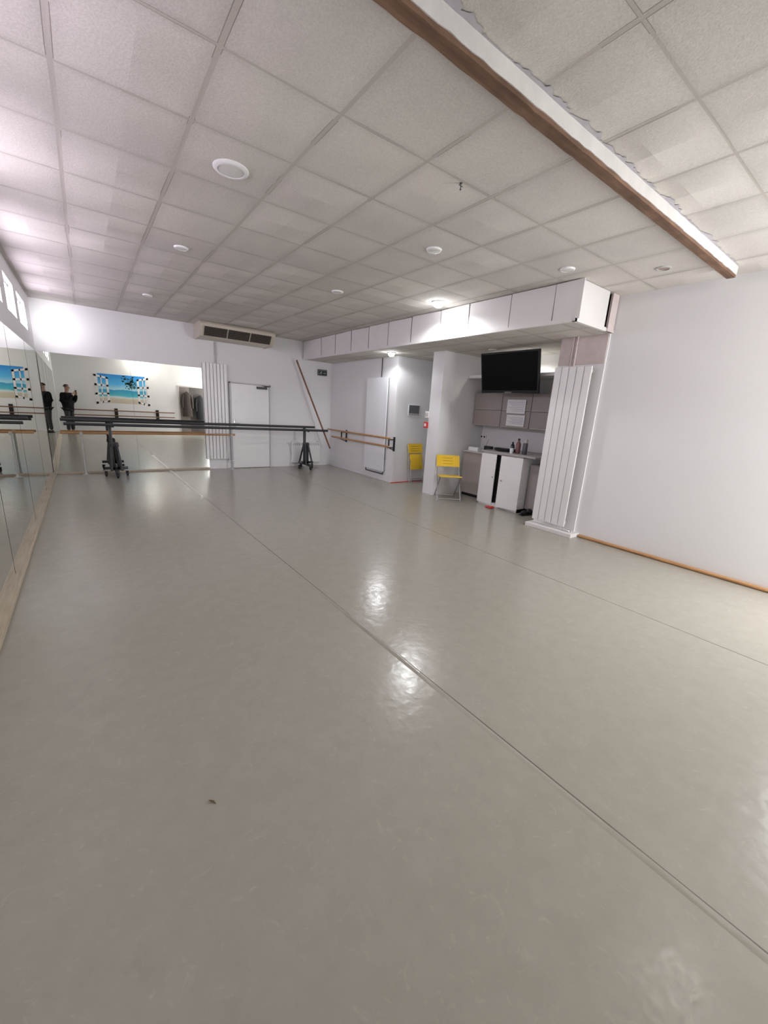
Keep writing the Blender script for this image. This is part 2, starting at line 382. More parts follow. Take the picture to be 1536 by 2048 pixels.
# baseboards, strips, seams
struct(MB().bx(XL, XL + 0.055, 0.2, YF, 0, 0.045, 0.004).build('baseboard_left', LEDGE))
xm1 = at(414, 830, y=YF).x
struct(MB().bx(XL + 0.055, xm1, YF - 0.05, YF, 0, 0.035, 0.003).build('baseboard_far', LEDGE))
def xseam(y): return 0.985 * H - 0.0165 * y
ysm = 4.6 * H
seam = struct(MB().prism([(xseam(YN) - 0.003, YN, -0.001), (xseam(YN) + 0.003, YN, -0.001), (xseam(ysm) + 0.004, ysm, -0.001), (xseam(ysm) - 0.004, ysm, -0.001)], (0, 0, 0.0022)).build('trim_3', SEAM))
rg = MB(); n_ = 60
pts = []
for i in range(n_ + 1):
    y = YN + (ysm - YN) * i / n_
    pts.append((y, 0.0012 + 0.0075 * math.exp(-((y - 2.0) / 0.6) ** 2) + 0.004 * math.exp(-((y - 0.15) / 0.25) ** 2)))
vl = [[rg.bm.verts.new((xseam(y) - 0.036, y, 0.0)), rg.bm.verts.new((xseam(y) - 0.017, y, b_)), rg.bm.verts.new((xseam(y) - 0.005, y, b_ * 0.85)), rg.bm.verts.new((xseam(y) - 0.002, y, -0.001))] for y, b_ in pts]
for A, B in zip(vl, vl[1:]):
    for k in range(3): rg.bm.faces.new((A[k], A[k + 1], B[k + 1], B[k]))
rg.build('vinyl_ridge', FLOOR, seam, True)
ya_, yb_2 = 4.50 * H, YF - 0.06
struct(MB().prism([(xseam(ya_) - 0.05, ya_, 0), (xseam(ya_) + 0.005, ya_, 0), (xseam(yb_2) + 0.005, yb_2, 0), (xseam(yb_2) - 0.05, yb_2, 0)], (0, 0, 0.003)).build('trim_4', TAPE))
struct(MB().bx(2.34 * H - 0.002, 2.34 * H + 0.002, YN, YF - 0.05, -0.001, 0.001).build('trim_5', SEAM))
struct(MB().bx(XW - 0.02, XK, YC - 0.03, YC, 0, 0.012).build('trim_6', RED))
struct(MB().bx(5.16, XR, 2.62, 3.34, 0, 0.055, 0.004).build('trim_7', BOARD))

# ------------------------------------------------------------------ mirrors
ZM = 1.412 * H
ml = thing('wall_mirror', 'long floor-level mirror along the left wall under the high windows', 'mirror', (XL, 5.0, 0.045))
ye = YF - 0.05
while ye > 0.3:
    y0 = max(0.3, ye - 1.79)
    MB(ml.location).bx(XL, XL + 0.006, y0 + 0.003, ye - 0.003, 0.045, ZM).build('mirror_panel', MIRROR, ml)
    MB(ml.location).bx(XL, XL + 0.007, y0 - 0.003, y0 + 0.003, 0.045, ZM).build('joint', BLACK, ml)
    ye = y0
# the far mirror hangs very slightly out of square with its wall
mf = thing('wall_mirror', 'wide mirror on the far wall left of the tall radiator and door', 'mirror', (0.7, YF, 0.035))
xm = (XL + 0.012 + xm1) / 2
for x0_, x1_ in ((XL + 0.012, xm - 0.001), (xm + 0.001, xm1)):
    MB(mf.location).bx(x0_, x1_, YF - 0.006, YF, 0.035, ZM).build('mirror_panel', MIRROR, mf)
mf.location.y = YF - 0.024; mf.rotation_euler = (0, 0, 0.0125)

# ------------------------------------------------------------------ door in far wall
dx0, dx1 = at(460, 850, y=YF).x, at(540, 850, y=YF).x; dz1 = at(500, 767, y=YF).z
dr = struct(MB().bx(dx0 + 0.035, dx1 - 0.035, YF - 0.045, YF - 0.005, 0.008, dz1 - 0.03, 0.003).build('door_1', WHITE))
fr = MB()
for (a, b, c, d) in ((dx0, dx0 + 0.03, 0, dz1), (dx1 - 0.03, dx1, 0, dz1), (dx0, dx1, dz1 - 0.026, dz1)): fr.bx(a, b, YF - 0.055, YF, c, d, 0.002)
fr.build('door_frame', M('grey_white_frame', (0.62, 0.61, 0.62), 0.5), dr)
hd = MB(); hd.bx(dx0 + 0.07, dx0 + 0.11, YF - 0.055, YF - 0.044, 0.93, 1.13, 0.004); hd.tube([(dx0 + 0.09, YF - 0.05, 1.05), (dx0 + 0.09, YF - 0.09, 1.05), (dx0 + 0.2, YF - 0.09, 1.05)], 0.009)
hd.build('door_handle', CHROME, dr, True)
cl = MB(); cl.bx(dx1 - 0.33, dx1 - 0.09, YF - 0.10, YF - 0.046, dz1 - 0.11, dz1 - 0.06, 0.006); cl.tube([(dx1 - 0.15, YF - 0.08, dz1 - 0.055), (dx1 - 0.05, YF - 0.2, dz1 - 0.045), (dx1 - 0.2, YF - 0.05, dz1 - 0.03)], 0.007)
cl.build('door_closer', GREYMETAL, dr)
sg = MB(); c = at(472, 803, y=YF - 0.046); sg.lathe([(0.03, 0), (0.03, 0.003)], (c.x, YF - 0.049, c.z), axis='Y'); sg.build('round_sticker', PAPER, dr)
# dark doorway in the wall behind the camera
DX = 0.31
d2 = MB()
for (a, b, c, d) in ((3.32 + DX, 3.37 + DX, 0, 2.0), (4.45 + DX, 4.50 + DX, 0, 2.0), (3.32 + DX, 4.50 + DX, 2.0, 2.05)): d2.bx(a, b, YN, YN + 0.03, c, d)
d2 = struct(d2.build('door_2', GREYEDGE))
MB().bx(3.37 + DX, 3.78 + DX, YN, YN + 0.012, 0, 2.0).build('door_leaf', M('brown_grey_door', (0.20, 0.17, 0.155), 0.5, var=0.3, scale=5), d2)
MB().bx(3.78 + DX, 4.45 + DX, YN, YN + 0.006, 0, 2.0).build('opening_shade_panel', M('painted_dim_room', (0.09, 0.08, 0.075), 0.8, var=0.5, scale=3), d2)  # flush dark panel, the opening's dimness is put into its colour

# ------------------------------------------------------------------ radiators
def radiator(label, loc, rz, w, h, n, zb, group=None):
    t = thing('radiator', label, 'radiator', loc, rz, group)
    sw = w / n
    for i in range(n):
        MB().box((-w / 2 + sw * (i + 0.5), -0.05, zb + h / 2), (sw - 0.009, 0.022, h), 0.006).build('section', WHITE, t)
    for z in (zb + 0.06, zb + h - 0.06): MB().box((0, -0.028, z), (w - 0.01, 0.03, 0.045), 0.01).build('header_pipe', GREYEDGE, t)
    v = MB(); v.tube([(w / 2 - 0.03, -0.03, zb), (w / 2 - 0.03, -0.03, zb - 0.05), (w / 2 + 0.04, -0.03, zb - 0.05)], 0.011); v.lathe([(0.018, 0), (0.02, 0.01), (0.02, 0.045), (0.012, 0.05)], (w / 2 + 0.035, -0.03, zb - 0.05), axis='X')
    v.build('valve', CHROME, t, True)
    for s in (-1, 1):
        for z in (0.15, h - 0.2): MB().box((s * (w / 2 - 0.08), -0.02, zb + z), (0.03, 0.034, 0.06)).build('wall_bracket', WHITE, t)
    return t
ry0, ry1 = 1.785 * H, 2.118 * H
radiator('tall white sectioned radiator on the pillar beside the kitchen alcove', (XR - 0.10, (ry0 + ry1) / 2, 0), -math.pi / 2, ry1 - ry0, 2.13, 5, 0.115)
rx0, rx1 = at(409, 824, y=YF - 0.06).x, at(457, 824, y=YF - 0.06).x
rt = at(433, 727, y=YF - 0.06).z; rb = at(433, 918, y=YF - 0.06).z
radiator('tall white sectioned radiator on the far wall between mirror and door', ((rx0 + rx1) / 2, YF, 0), 0, rx1 - rx0, rt - rb, 7, rb)
c = at(430, 700, y=YF - 0.03)
tag(MB().tube([(c.x, YF - 0.025, ZC - 0.3), (c.x, YF - 0.025, rt + 0.005)], 0.014).build('pipe', GREYEDGE, smooth=True), 'thin pale pipe dropping from the ceiling unit to the far radiator', 'pipe')
c = at(1155, 690, x=XR - 0.03)
tag(MB().tube([(XR - 0.04, c.y, ZB), (XR - 0.04, c.y, 2.25)], 0.010).build('pipe', WALLPINK, smooth=True), 'right one of two thin pinkish pipes on the pillar above the near radiator', 'pipe')
tag(MB().tube([(XR - 0.04, c.y + 0.05, ZB), (XR - 0.04, c.y + 0.05, 2.25)], 0.010).build('pipe', WALLPINK, smooth=True), 'left one of two thin pinkish pipes on the pillar above the near radiator', 'pipe')

# flat panel heater on the barre wall
pa, pb = at(771, 850, x=XW - 0.06), at(731, 850, x=XW - 0.06)
pz1, pz0 = at(752, 755, x=XW - 0.06).z, at(745, 938, x=XW - 0.06).z
t = thing('panel_heater', 'flat tall white heating panel on the right-hand wall behind the wall barre', 'heater', (XW, (pa.y + pb.y) / 2, pz0))
MB(t.location).bx(XW - 0.065, XW - 0.048, pa.y, pb.y, pz0, pz1, 0.002).build('panel', BRIGHTWHITE, t)
MB(t.location).bx(XW - 0.048, XW - 0.012, pa.y + 0.015, pb.y - 0.015, pz0 + 0.015, pz1 - 0.015).build('rear_case', M('heater_rear', (0.26, 0.26, 0.27), 0.5), t)
for y in (pa.y + 0.15, pb.y - 0.15):
    for z in (pz0 + 0.2, pz1 - 0.2): MB(t.location).bx(XW - 0.013, XW - 0.001, y - 0.03, y + 0.03, z - 0.03, z + 0.03).build('wall_bracket', GREYEDGE, t)
MB(t.location).tube([(XW - 0.02, pa.y + 0.3, pz1 - 0.02), (XW - 0.02, pa.y + 0.3, ZB - 0.01)], 0.010).build('cable', GREYMETAL, t)
MB(t.location).tube([(XW - 0.03, pa.y + 0.05, pz0 + 0.02), (XW - 0.03, pa.y + 0.05, max(0.02, pz0 - 0.06)), (XW - 0.03, pb.y - 0.05, max(0.02, pz0 - 0.06)), (XW - 0.03, pb.y - 0.05, pz0 + 0.02)], 0.011).build('lower_pipe', GREYMETAL, t, True)

# small convector on the far wall
hx0, hx1 = at(584, 900, y=YF - 0.09).x, at(640, 900, y=YF - 0.09).x
hz1, hz0 = at(612, 884, y=YF - 0.09).z, at(612, 925, y=YF - 0.09).z
t = thing('convector_heater', 'small white convector heater low on the far wall right of the door', 'heater', ((hx0 + hx1) / 2, YF, hz0))
MB(t.location).bx(hx0, hx1, YF - 0.09, YF - 0.004, hz0, hz1, 0.01).build('casing', WHITE, t)
k = MB(t.location)
for i in range(14):
    x_ = hx0 + 0.05 + (hx1 - hx0 - 0.1) * i / 13; k.bx(x_ - 0.012, x_ + 0.012, YF - 0.092, YF - 0.088, hz1 - 0.09, hz1 - 0.03)
k.build('grille', GREYEDGE, t)
MB(t.location).bx(hx1 - 0.07, hx1 - 0.02, YF - 0.05, YF - 0.02, hz1 - 0.002, hz1 + 0.012).build('thermostat', GREYEDGE, t)
c = at(577, 884, y=YF)
t = thing('wall_socket', 'white wall socket with cable between the door and the small convector', 'socket', (c.x, YF, c.z))
MB(t.location).bx(c.x - 0.04, c.x + 0.04, YF - 0.03, YF, c.z - 0.04, c.z + 0.04, 0.006).build('socket_box', WHITE, t)
MB(t.location).tube([(c.x, YF - 0.03, c.z - 0.02), (c.x + 0.01, YF - 0.05, c.z - 0.15), (c.x + 0.10, YF - 0.03, hz0 + 0.05)], 0.006).build('cable', GREYEDGE, t, True)

# ------------------------------------------------------------------ ceiling air conditioner
ax0, ax1 = at(398, 640, z=ZC).x, at(557, 662, z=ZC).x
t = thing('air_conditioner', 'long beige ceiling air conditioner with dark louvres above the far door', 'air conditioner', ((ax0 + ax1) / 2, YF - 0.3, ZC - 0.28))
prof = [(YF - 0.005, ZC - 0.01), (YF - 0.60, ZC - 0.01), (YF - 0.63, ZC - 0.05), (YF - 0.63, ZC - 0.11), (YF - 0.50, ZC - 0.27), (YF - 0.45, ZC - 0.285), (YF - 0.005, ZC - 0.285)]
MB(t.location).prism([(ax0 + 0.05, y, z) for y, z in prof], (ax1 - ax0 - 0.1, 0, 0)).build('casing', CREAM, t)
prof2 = [(YF - 0.005, ZC - 0.006), (YF - 0.60, ZC - 0.006), (YF - 0.645, ZC - 0.05), (YF - 0.645, ZC - 0.115), (YF - 0.51, ZC - 0.28), (YF - 0.45, ZC - 0.295), (YF - 0.005, ZC - 0.295)]
for x_ in (ax0, ax1 - 0.05): MB(t.location).prism([(x_, y, z) for y, z in prof2], (0.05, 0, 0)).build('end_cap', CREAM, t)
A = Vector((0, YF - 0.632, ZC - 0.105)); B = Vector((0, YF - 0.505, ZC - 0.262)); nrm = Vector((0, -0.16, -0.13)).normalized()
seg_w = (ax1 - ax0 - 0.2) / 3
for i in range(3):
    xa = ax0 + 0.08 + i * (seg_w + 0.02)
    P = [A + nrm * 0.002, B + nrm * 0.002, B - nrm * 0.03, A - nrm * 0.03]
    g = MB(t.location).prism([(xa, p.y, p.z) for p in P], (seg_w, 0, 0)).build('louvre_opening', DARK, t)
    sl = MB(t.location)
    for j in range(6):
        c = A.lerp(B, (j + 0.5) / 6) + nrm * 0.006
        sl.box((xa + seg_w / 2, c.y, c.z), (seg_w, 0.016, 0.006), rot=Matrix.Rotation(math.radians(-15), 3, 'X'))
    for j in range(14):
        c = A.lerp(B, 0.5) + nrm * 0.005; sl.box((xa + seg_w * (j + 0.5) / 14, c.y, c.z), (0.006, 0.008, 0.19), rot=Matrix.Rotation(math.radians(39), 3, 'X'))
    sl.build('louvre_slats', SLATS, g)

# ------------------------------------------------------------------ ceiling lights
def downlight(px, py, r, label, lit=None, z=ZC, pos=None):
    c = at(px, py, z=z) if pos is None else Vector((*pos, z))
    t = thing('ceiling_light', label, 'ceiling light', (c.x, c.y, z), 0, None)
    MB().lathe([(r * 0.72, -0.001), (r * 0.74, -0.016), (r * 0.9, -0.014), (r, -0.004), (r, 0.0)], seg=32).build('ring', WHITE, t, True)
    if lit: MB().lathe([(r * 0.62, -0.004), (r * 0.70, -0.025), (r * 0.66, -0.045), (r * 0.5, -0.062), (r * 0.25, -0.072), (r * 0.05, -0.075)], seg=28).build('bulb', lit, t, True)
    else: MB().lathe([(r * 0.72, -0.004), (r * 0.70, -0.013), (r * 0.4, -0.018)], seg=28).build('lens', LAMPOFF, t, True)
    return c
downlight(462, 338, 0.115, 'largest round white ceiling light, nearest on the left')
downlight(868, 499, 0.075, 'unlit round ceiling light straight behind the black ceiling hook')
downlight(1135, 538, 0.075, 'unlit round ceiling light just in front of the bulkhead corner')
downlight(675, 583, 0.08, 'unlit round ceiling light between the air conditioner and the lit lamp')
downlight(362, 495, 0.07, 'small unlit round ceiling light on the left middle of the ceiling')
downlight(295, 590, 0.07, 'small unlit round ceiling light furthest back on the left')
c = at(1327, 536, z=ZC)
t = thing('ceiling_light', 'dull brownish recessed spot beside the end of the beam', 'ceiling light', (c.x, c.y, ZC))
MB().lathe([(0.05, -0.001), (0.052, -0.012), (0.066, -0.010), (0.07, 0)], seg=28).build('ring', GREYEDGE, t, True)
MB().lathe([(0.05, -0.002), (0.03, -0.006)], seg=24).build('lens', M('dull_reflector', (0.35, 0.28, 0.22), 0.4), t, True)
L1 = downlight(877, 604, 0.10, 'brightly lit round lamp on the main ceiling beside the bulkhead', LAMPON)
L2 = downlight(783, 705, 0.085, 'lit round lamp under the low bulkhead before the corridor', LAMPON, ZB)
downlight(985, 699, 0.07, 'unlit spot in the alcove ceiling above the left side of the television', None, ZB)
L5 = downlight(1060, 704, 0.07, 'dimly lit spot in the alcove ceiling above the right side of the television', LAMPDIM, ZB)
L3 = downlight(0, 0, 0.075, 'dimly lit round ceiling lamp just ahead of the photographer out of view', LAMPDIM, ZC, (2.28 * H, 0.13 * H))
L4 = downlight(0, 0, 0.075, 'dimly lit warm ceiling lamp above the sea sticker behind the photographer', LAMPDIM, ZC, (2.0 + DX, YN + 0.35))
# hook in the ceiling
c = at(922, 366, z=ZC)
t = thing('ceiling_hook', 'small dark sprinkler-like hook hanging from the ceiling grid', 'hook', (c.x, c.y, ZC))
HOOKM = M('dull_hook_metal', (0.09, 0.085, 0.08), 0.5, 0.2)
MB().lathe([(0.010, 0), (0.010, -0.003), (0.0035, -0.005), (0.003, -0.032), (0.006, -0.035), (0.006, -0.04)], seg=14).build('stem', HOOKM, t, True)
MB().tube([(-0.016, 0, -0.014), (0.016, 0, -0.018)], 0.003).build('cross_arm', HOOKM, t)

# ------------------------------------------------------------------ barres
RB = 0.021
# portable barre
py = 5.925 * H
bx0, bx1 = -0.40, 4.86; sx = (0.36, 4.33)
t = thing('portable_barre', 'long charcoal portable ballet barre on two castor stands by the far wall', 'ballet barre', ((bx0 + bx1) / 2, py, 0))
MB(t.location).tube([(bx0, py + 0.10, 1.045), (bx1 - 0.25, py + 0.10, 1.02)], 0.027, 16).build('bar', GREYMETAL, t, True)
MB(t.location).tube([(bx0 + 0.05, py - 0.13, 0.985), (bx1, py - 0.13, 0.955)], 0.027, 16).build('bar', GREYMETAL, t, True)
for i, x_ in enumerate(sx):
    s = MB(t.location)
    s.box((x_, py, 0.115), (0.07, 0.60, 0.05), 0.006)
    for d in (-0.035, 0.035):
        s.tube([(x_ + d * 2.4, py - 0.20, 0.13), (x_ + d, py - 0.04, 0.62)], 0.021); s.tube([(x_ + d * 2.4, py + 0.20, 0.13), (x_ + d, py + 0.04, 0.62)], 0.021)
    s.box((x_ - 0.04, py, 0.55), (0.05, 0.06, 0.86), 0.005); s.box((x_ + 0.04, py, 0.38), (0.05, 0.06, 0.54), 0.005)
    s.box((x_, py, 0.60), (0.15, 0.08, 0.07), 0.006)
    s.box((x_, py, 0.16), (0.38, 0.06, 0.05), 0.005)
    st = s.build('stand', GREYMETAL, t, True)
    zr = 1.04 if i == 0 else 1.022
    k = MB(t.location); k.box((x_, py, 0.965), (0.045, 0.30, 0.03), 0.004)
    k.box((x_, py + 0.10, zr - 0.035), (0.05, 0.035, 0.05), 0.004); k.box((x_, py - 0.13, zr - 0.085), (0.05, 0.035, 0.04), 0.004)
    k.build('bar_holder', GREYMETAL, st)
    for dx_, dy_ in ((0, -0.28), (0, 0.28), (-0.17, 0), (0.17, 0)):
        cst = MB(t.location).lathe([(0.012, -0.018), (0.038, -0.016), (0.040, 0), (0.038, 0.016), (0.012, 0.018)], (x_ + dx_, py + dy_, 0.040), 18, 'X')
        cst.box((x_ + dx_, py + dy_, 0.088), (0.05, 0.05, 0.03), 0.004); cst.box((x_ + dx_ - 0.022, py + dy_, 0.06), (0.006, 0.03, 0.06)); cst.box((x_ + dx_ + 0.022, py + dy_, 0.06), (0.006, 0.03, 0.06))
        cst.build('castor', BLACK, st, True)
# wooden barre on pale posts in front of the far mirror
wy = 6.10 * H; wzr = 0.795
wxa, wxb = at(120, 868, y=wy).x, at(470, 873, y=wy).x
t = thing('fixed_barre', 'honey wood ballet barre on pale posts in front of the far mirror', 'ballet barre', ((wxa + wxb) / 2, wy, 0))
MB(t.location).tube([(wxa, wy, wzr), (wxb, wy, wzr)], RB, 16).build('rail', PINE, t, True)
for p in (166, 464):
    x_ = at(p, 900, y=wy).x
    k = MB(t.location); k.tube([(x_, wy, 0.01), (x_, wy, wzr - 0.02)], 0.017); k.lathe([(0.06, 0), (0.06, 0.008), (0.03, 0.016), (0.018, 0.05)], (x_, wy, 0), 20); k.box((x_, wy, wzr - 0.015), (0.05, 0.06, 0.05), 0.01)
    k.build('post', POSTW, t, True)
# wall barre on the right-hand wall
rxb = XW - 0.15
ya, yb = at(778, 877, x=rxb).y, YF - 0.16
t = thing('wall_barre', 'double honey wood wall barre on black brackets along the right-hand wall', 'ballet barre', (rxb, (ya + yb) / 2, 0.8))
MB(t.location).tube([(rxb, ya - 0.03, 0.97), (rxb, yb, 0.97)], RB, 16).build('rail', PINEY, t, True)
MB(t.location).tube([(rxb - 0.02, ya - 0.03, 0.80), (rxb - 0.02, yb - 0.25, 0.80)], RB, 16).build('rail', PINEY, t, True)
for y in (ya, at(683, 868, x=rxb).y):
    k = MB(t.location); k.bx(XW - 0.012, XW - 0.001, y - 0.03, y + 0.03, 0.70, 1.0); k.box((rxb + 0.073, y, 0.945), (0.15, 0.03, 0.02), 0.003); k.box((rxb + 0.060, y, 0.775), (0.17, 0.03, 0.02), 0.003)
    k.tube([(XW - 0.012, y, 0.72), (rxb + 0.02, y, 0.77)], 0.009); k.box((rxb, y, 0.88), (0.025, 0.03, 0.20), 0.003)
    k.build('bracket', BLACK, t)
# leaning loose pole
P1, P2 = at(593, 720, y=9.50), at(660, 897, y=9.22)
tag(MB().tube([P1, P2], RB, 14).build('wooden_pole', DARKWOOD, smooth=True), 'loose dark wooden barre pole leaning diagonally in the far right corner', 'pole')
# pole lying along the right wall
tag(MB().tube([(XR - 0.03, 2.60, 0.021), (XR - 0.03, -0.3, 0.021)], RB, 14).build('wooden_pole', PINEY, smooth=True), 'honey wood pole lying on the floor along the foot of the right wall', 'pole')

# ------------------------------------------------------------------ emergency sign, call point, switch, picture
c = at(646, 745, y=YF - 0.06)
t = thing('emergency_light', 'small dark emergency exit light box high in the far right corner', 'exit sign', (c.x, YF, c.z))
MB(t.location).bx(c.x - 0.13, c.x + 0.12, YF - 0.06, YF - 0.001, c.z - 0.08, c.z + 0.07, 0.008).build('housing', M('grey_housing', (0.13, 0.13, 0.135), 0.4), t)
MB(t.location).bx(c.x - 0.11, c.x + 0.10, YF - 0.064, YF - 0.058, c.z - 0.065, c.z + 0.03).build('green_panel', GREEN, t)
SIGNW = M('sign_white', (0.5, 0.5, 0.5), 0.5)
g = MB(t.location); yy = YF - 0.067
g.lathe([(0.010, 0), (0.010, 0.003)], (c.x - 0.045, yy, c.z + 0.010), 14, 'Y')
for a, b in (((-0.05, 0.005), (-0.065, -0.02)), ((-0.065, -0.02), (-0.045, -0.035)), ((-0.045, -0.035), (-0.055, -0.055)), ((-0.065, -0.02), (-0.085, -0.035)), ((-0.085, -0.035), (-0.105, -0.035)), ((-0.052, 0.002), (-0.03, -0.010)), ((-0.052, 0.002), (-0.078, -0.004))):
    g.tube([(c.x + a[0], yy, c.z + a[1]), (c.x + b[0], yy, c.z + b[1])], 0.005, 6)
g.build('running_figure', SIGNW, t)
g = MB(t.location); g.prism([(c.x + q_[0], yy - 0.002, c.z + q_[1]) for q_ in ((0, -0.022), (0.05, -0.022), (0.05, -0.035), (0.075, -0.017), (0.05, 0.001), (0.05, -0.012), (0, -0.012))], (0, 0.004, 0))
g.build('arrow', SIGNW, t)
c = at(853, 850, x=XW)
t = thing('fire_call_point', 'small red fire alarm call point on the end of the partition', 'fire alarm', (XW, c.y, c.z))
MB(t.location).bx(XW - 0.035, XW, c.y - 0.05, c.y + 0.05, c.z - 0.055, c.z + 0.055, 0.006).build('red_box', RED, t)
MB(t.location).bx(XW - 0.038, XW - 0.034, c.y - 0.025, c.y + 0.025, c.z - 0.025, c.z + 0.028).build('push_plate', PAPER, t)
c = at(855, 829, x=XW)
t = thing('light_switch', 'white double light switch above the red call point', 'switch', (XW, c.y, c.z))
MB(t.location).bx(XW - 0.018, XW, c.y - 0.05, c.y + 0.05, c.z - 0.06, c.z + 0.06, 0.004).build('plate', WHITE, t)
for d in (-0.022, 0.022): MB(t.location).bx(XW - 0.024, XW - 0.017, c.y + d - 0.016, c.y + d + 0.016, c.z - 0.035, c.z + 0.035, 0.002).build('rocker', GREYEDGE, t)
c0, c1 = at(818, 809, y=YC - 0.012), at(838, 832, y=YC - 0.012)
t = thing('wall_picture', 'small framed grey picture on the white corridor wall above the yellow chair', 'picture', ((c0.x + c1.x) / 2, YC, (c0.z + c1.z) / 2))
MB(t.location).bx(c0.x, c1.x, YC - 0.015, YC, c1.z, c0.z, 0.003).build('frame', PAPER, t)
MB(t.location).bx(c0.x + 0.012, c1.x - 0.012, YC - 0.017, YC - 0.014, c1.z + 0.045, c0.z - 0.012).build('print', M('grey_print', (0.13, 0.135, 0.15), 0.4, var=0.5, scale=14), t)
k = MB(t.location)
for i in range(7):
    x_ = c0.x + 0.03 + (c1.x - c0.x - 0.06) * i / 6; k.bx(x_ - 0.011, x_ + 0.011, YC - 0.017, YC - 0.014, c1.z + 0.014, c1.z + 0.034)
k.build('caption', M('caption_ink', (0.05, 0.05, 0.06), 0.5), t)

# ------------------------------------------------------------------ yellow folding chairs
def tubeleg(t, name, pts): return MB().tube(pts, 0.011, 10).build(name, STEELTUBE, t, True)
SLOT = M('slot_shadow', (0.35, 0.2, 0.01), 0.6)
def panel(name, w, z0, z1, y0, y1, bow, par, nslot):
    m = MB(); N = 10; grid = []
    for side in (0, 1):
        g_ = []
        for i in range(N + 1):
            u = i / N * 2 - 1
            row = []
            for j in (0, 1):
                zz = z0 + (z1 - z0) * j; yy = y0 + (y1 - y0) * j + bow * (1 - u * u) + side * 0.012
                row.append(m.bm.verts.new((u * w / 2, yy, zz)))
            g_.append(row)
        grid.append(g_)
    for s_ in (0, 1):
        for i in range(N): m.bm.faces.new((grid[s_][i][0], grid[s_][i + 1][0], grid[s_][i + 1][1], grid[s_][i][1]))
    for i in range(N):
        for j in (0, 1): m.bm.faces.new((grid[0][i][j], grid[0][i + 1][j], grid[1][i + 1][j], grid[1][i][j]))
    for i in (0, N): m.bm.faces.new((grid[0][i][0], grid[0][i][1], grid[1][i][1], grid[1][i][0]))
    o = m.build(name, YELLOW, par, True)
    for q in range(nslot):
        f_ = (q + 1) / (nslot + 1)
        MB().box((0, y0 + (y1 - y0) * f_ + bow * 0.9 - 0.001, z0 + (z1 - z0) * f_), (w * 0.6, 0.004, 0.006)).build('slot', SLOT, o)
    return o
t = thing('folding_chair', 'open yellow folding chair standing at the end of the partition by the kitchen units', 'chair', (5.27, 5.12, 0), math.radians(-32))
for s in (-1, 1):
    tubeleg(t, 'leg', [(s * 0.21, -0.21, 0.012), (s * 0.21, 0.02, 0.43), (s * 0.21, 0.17, 0.70), (s * 0.205, 0.20, 0.79)])
    tubeleg(t, 'leg', [(s * 0.187, 0.23, 0.012), (s * 0.187, -0.15, 0.435)])
tubeleg(t, 'stretcher', [(-0.21, -0.19, 0.05), (0.21, -0.19, 0.05)]); tubeleg(t, 'stretcher', [(-0.187, 0.195, 0.05), (0.187, 0.195, 0.05)])
MB().box((0, -0.02, 0.445), (0.40, 0.40, 0.018), 0.007, Matrix.Rotation(math.radians(-4), 3, 'X')).build('seat', YELLOW, t, True)
panel('backrest', 0.43, 0.60, 0.80, 0.10, 0.185, 0.03, t, 3)
# folded one against the corridor wall
cx = at(828, 965, y=YC - 0.15).x
t = thing('folding_chair', 'folded yellow chair leaning against the corridor wall under the picture', 'chair', (cx + 0.02, YC - 0.20, 0), 0)
lean = 0.16
for s in (-1, 1):
    tubeleg(t, 'leg', [(s * 0.195, 0, 0.012), (s * 0.195, lean * 0.95, 0.86)])
    tubeleg(t, 'leg', [(s * 0.17, -0.02, 0.03), (s * 0.17, lean * 0.5 - 0.02, 0.52)])
tubeleg(t, 'stretcher', [(-0.195, 0.01, 0.06), (0.195, 0.01, 0.06)]); tubeleg(t, 'stretcher', [(-0.17, -0.01, 0.10), (0.17, -0.01, 0.10)])
panel('backrest', 0.40, 0.66, 0.86, lean * 0.66 / 0.86 - 0.03, lean - 0.03, 0.01, t, 3)
MB().box((0, lean * 0.5 - 0.03, 0.47), (0.36, 0.016, 0.34), 0.007, Matrix.Rotation(math.radians(-10), 3, 'X')).build('seat', YELLOW, t, True)

# ------------------------------------------------------------------ kitchen alcove
ux = 3.98 * H
uz0, uz1 = at(945, 849, x=ux).z, at(948, 787, x=ux).z
yb_ = [min(at(p, 820, x=ux).y, YP0 - 0.01) for p in (948, 1003, 1062)] + [YK + 0.01]
labs = ['left upper kitchen cabinet in warm grey beside the partition', 'middle upper kitchen cabinet in warm grey with paper sheets taped on', 'right upper kitchen cabinet in warm grey next to the pillar radiator']
for i in range(3):
    y1, y0 = yb_[i], yb_[i + 1]
    t = thing('wall_cabinet', labs[i], 'cabinet', (ux, (y0 + y1) / 2, uz0))
    MB(t.location).bx(ux + 0.02, XA, y0 + 0.002, y1 - 0.002, uz0, uz1).build('body', GREYCAB, t)
    zm = (uz0 + uz1) / 2
    for a, b in ((uz0 + 0.004, zm - 0.006), (zm + 0.006, uz1 - 0.004)):
        d = MB(t.location).bx(ux, ux + 0.018, y0 + 0.006, y1 - 0.006, a, b, 0.002).build('door', GREYCAB, t)
        MB(t.location).bx(ux - 0.012, ux + 0.002, y0 + 0.03, y1 - 0.03, a, a + 0.012, 0.002).build('handle', GREYEDGE, d)
INK = M('grey_ink', (0.45, 0.45, 0.48), 0.7)
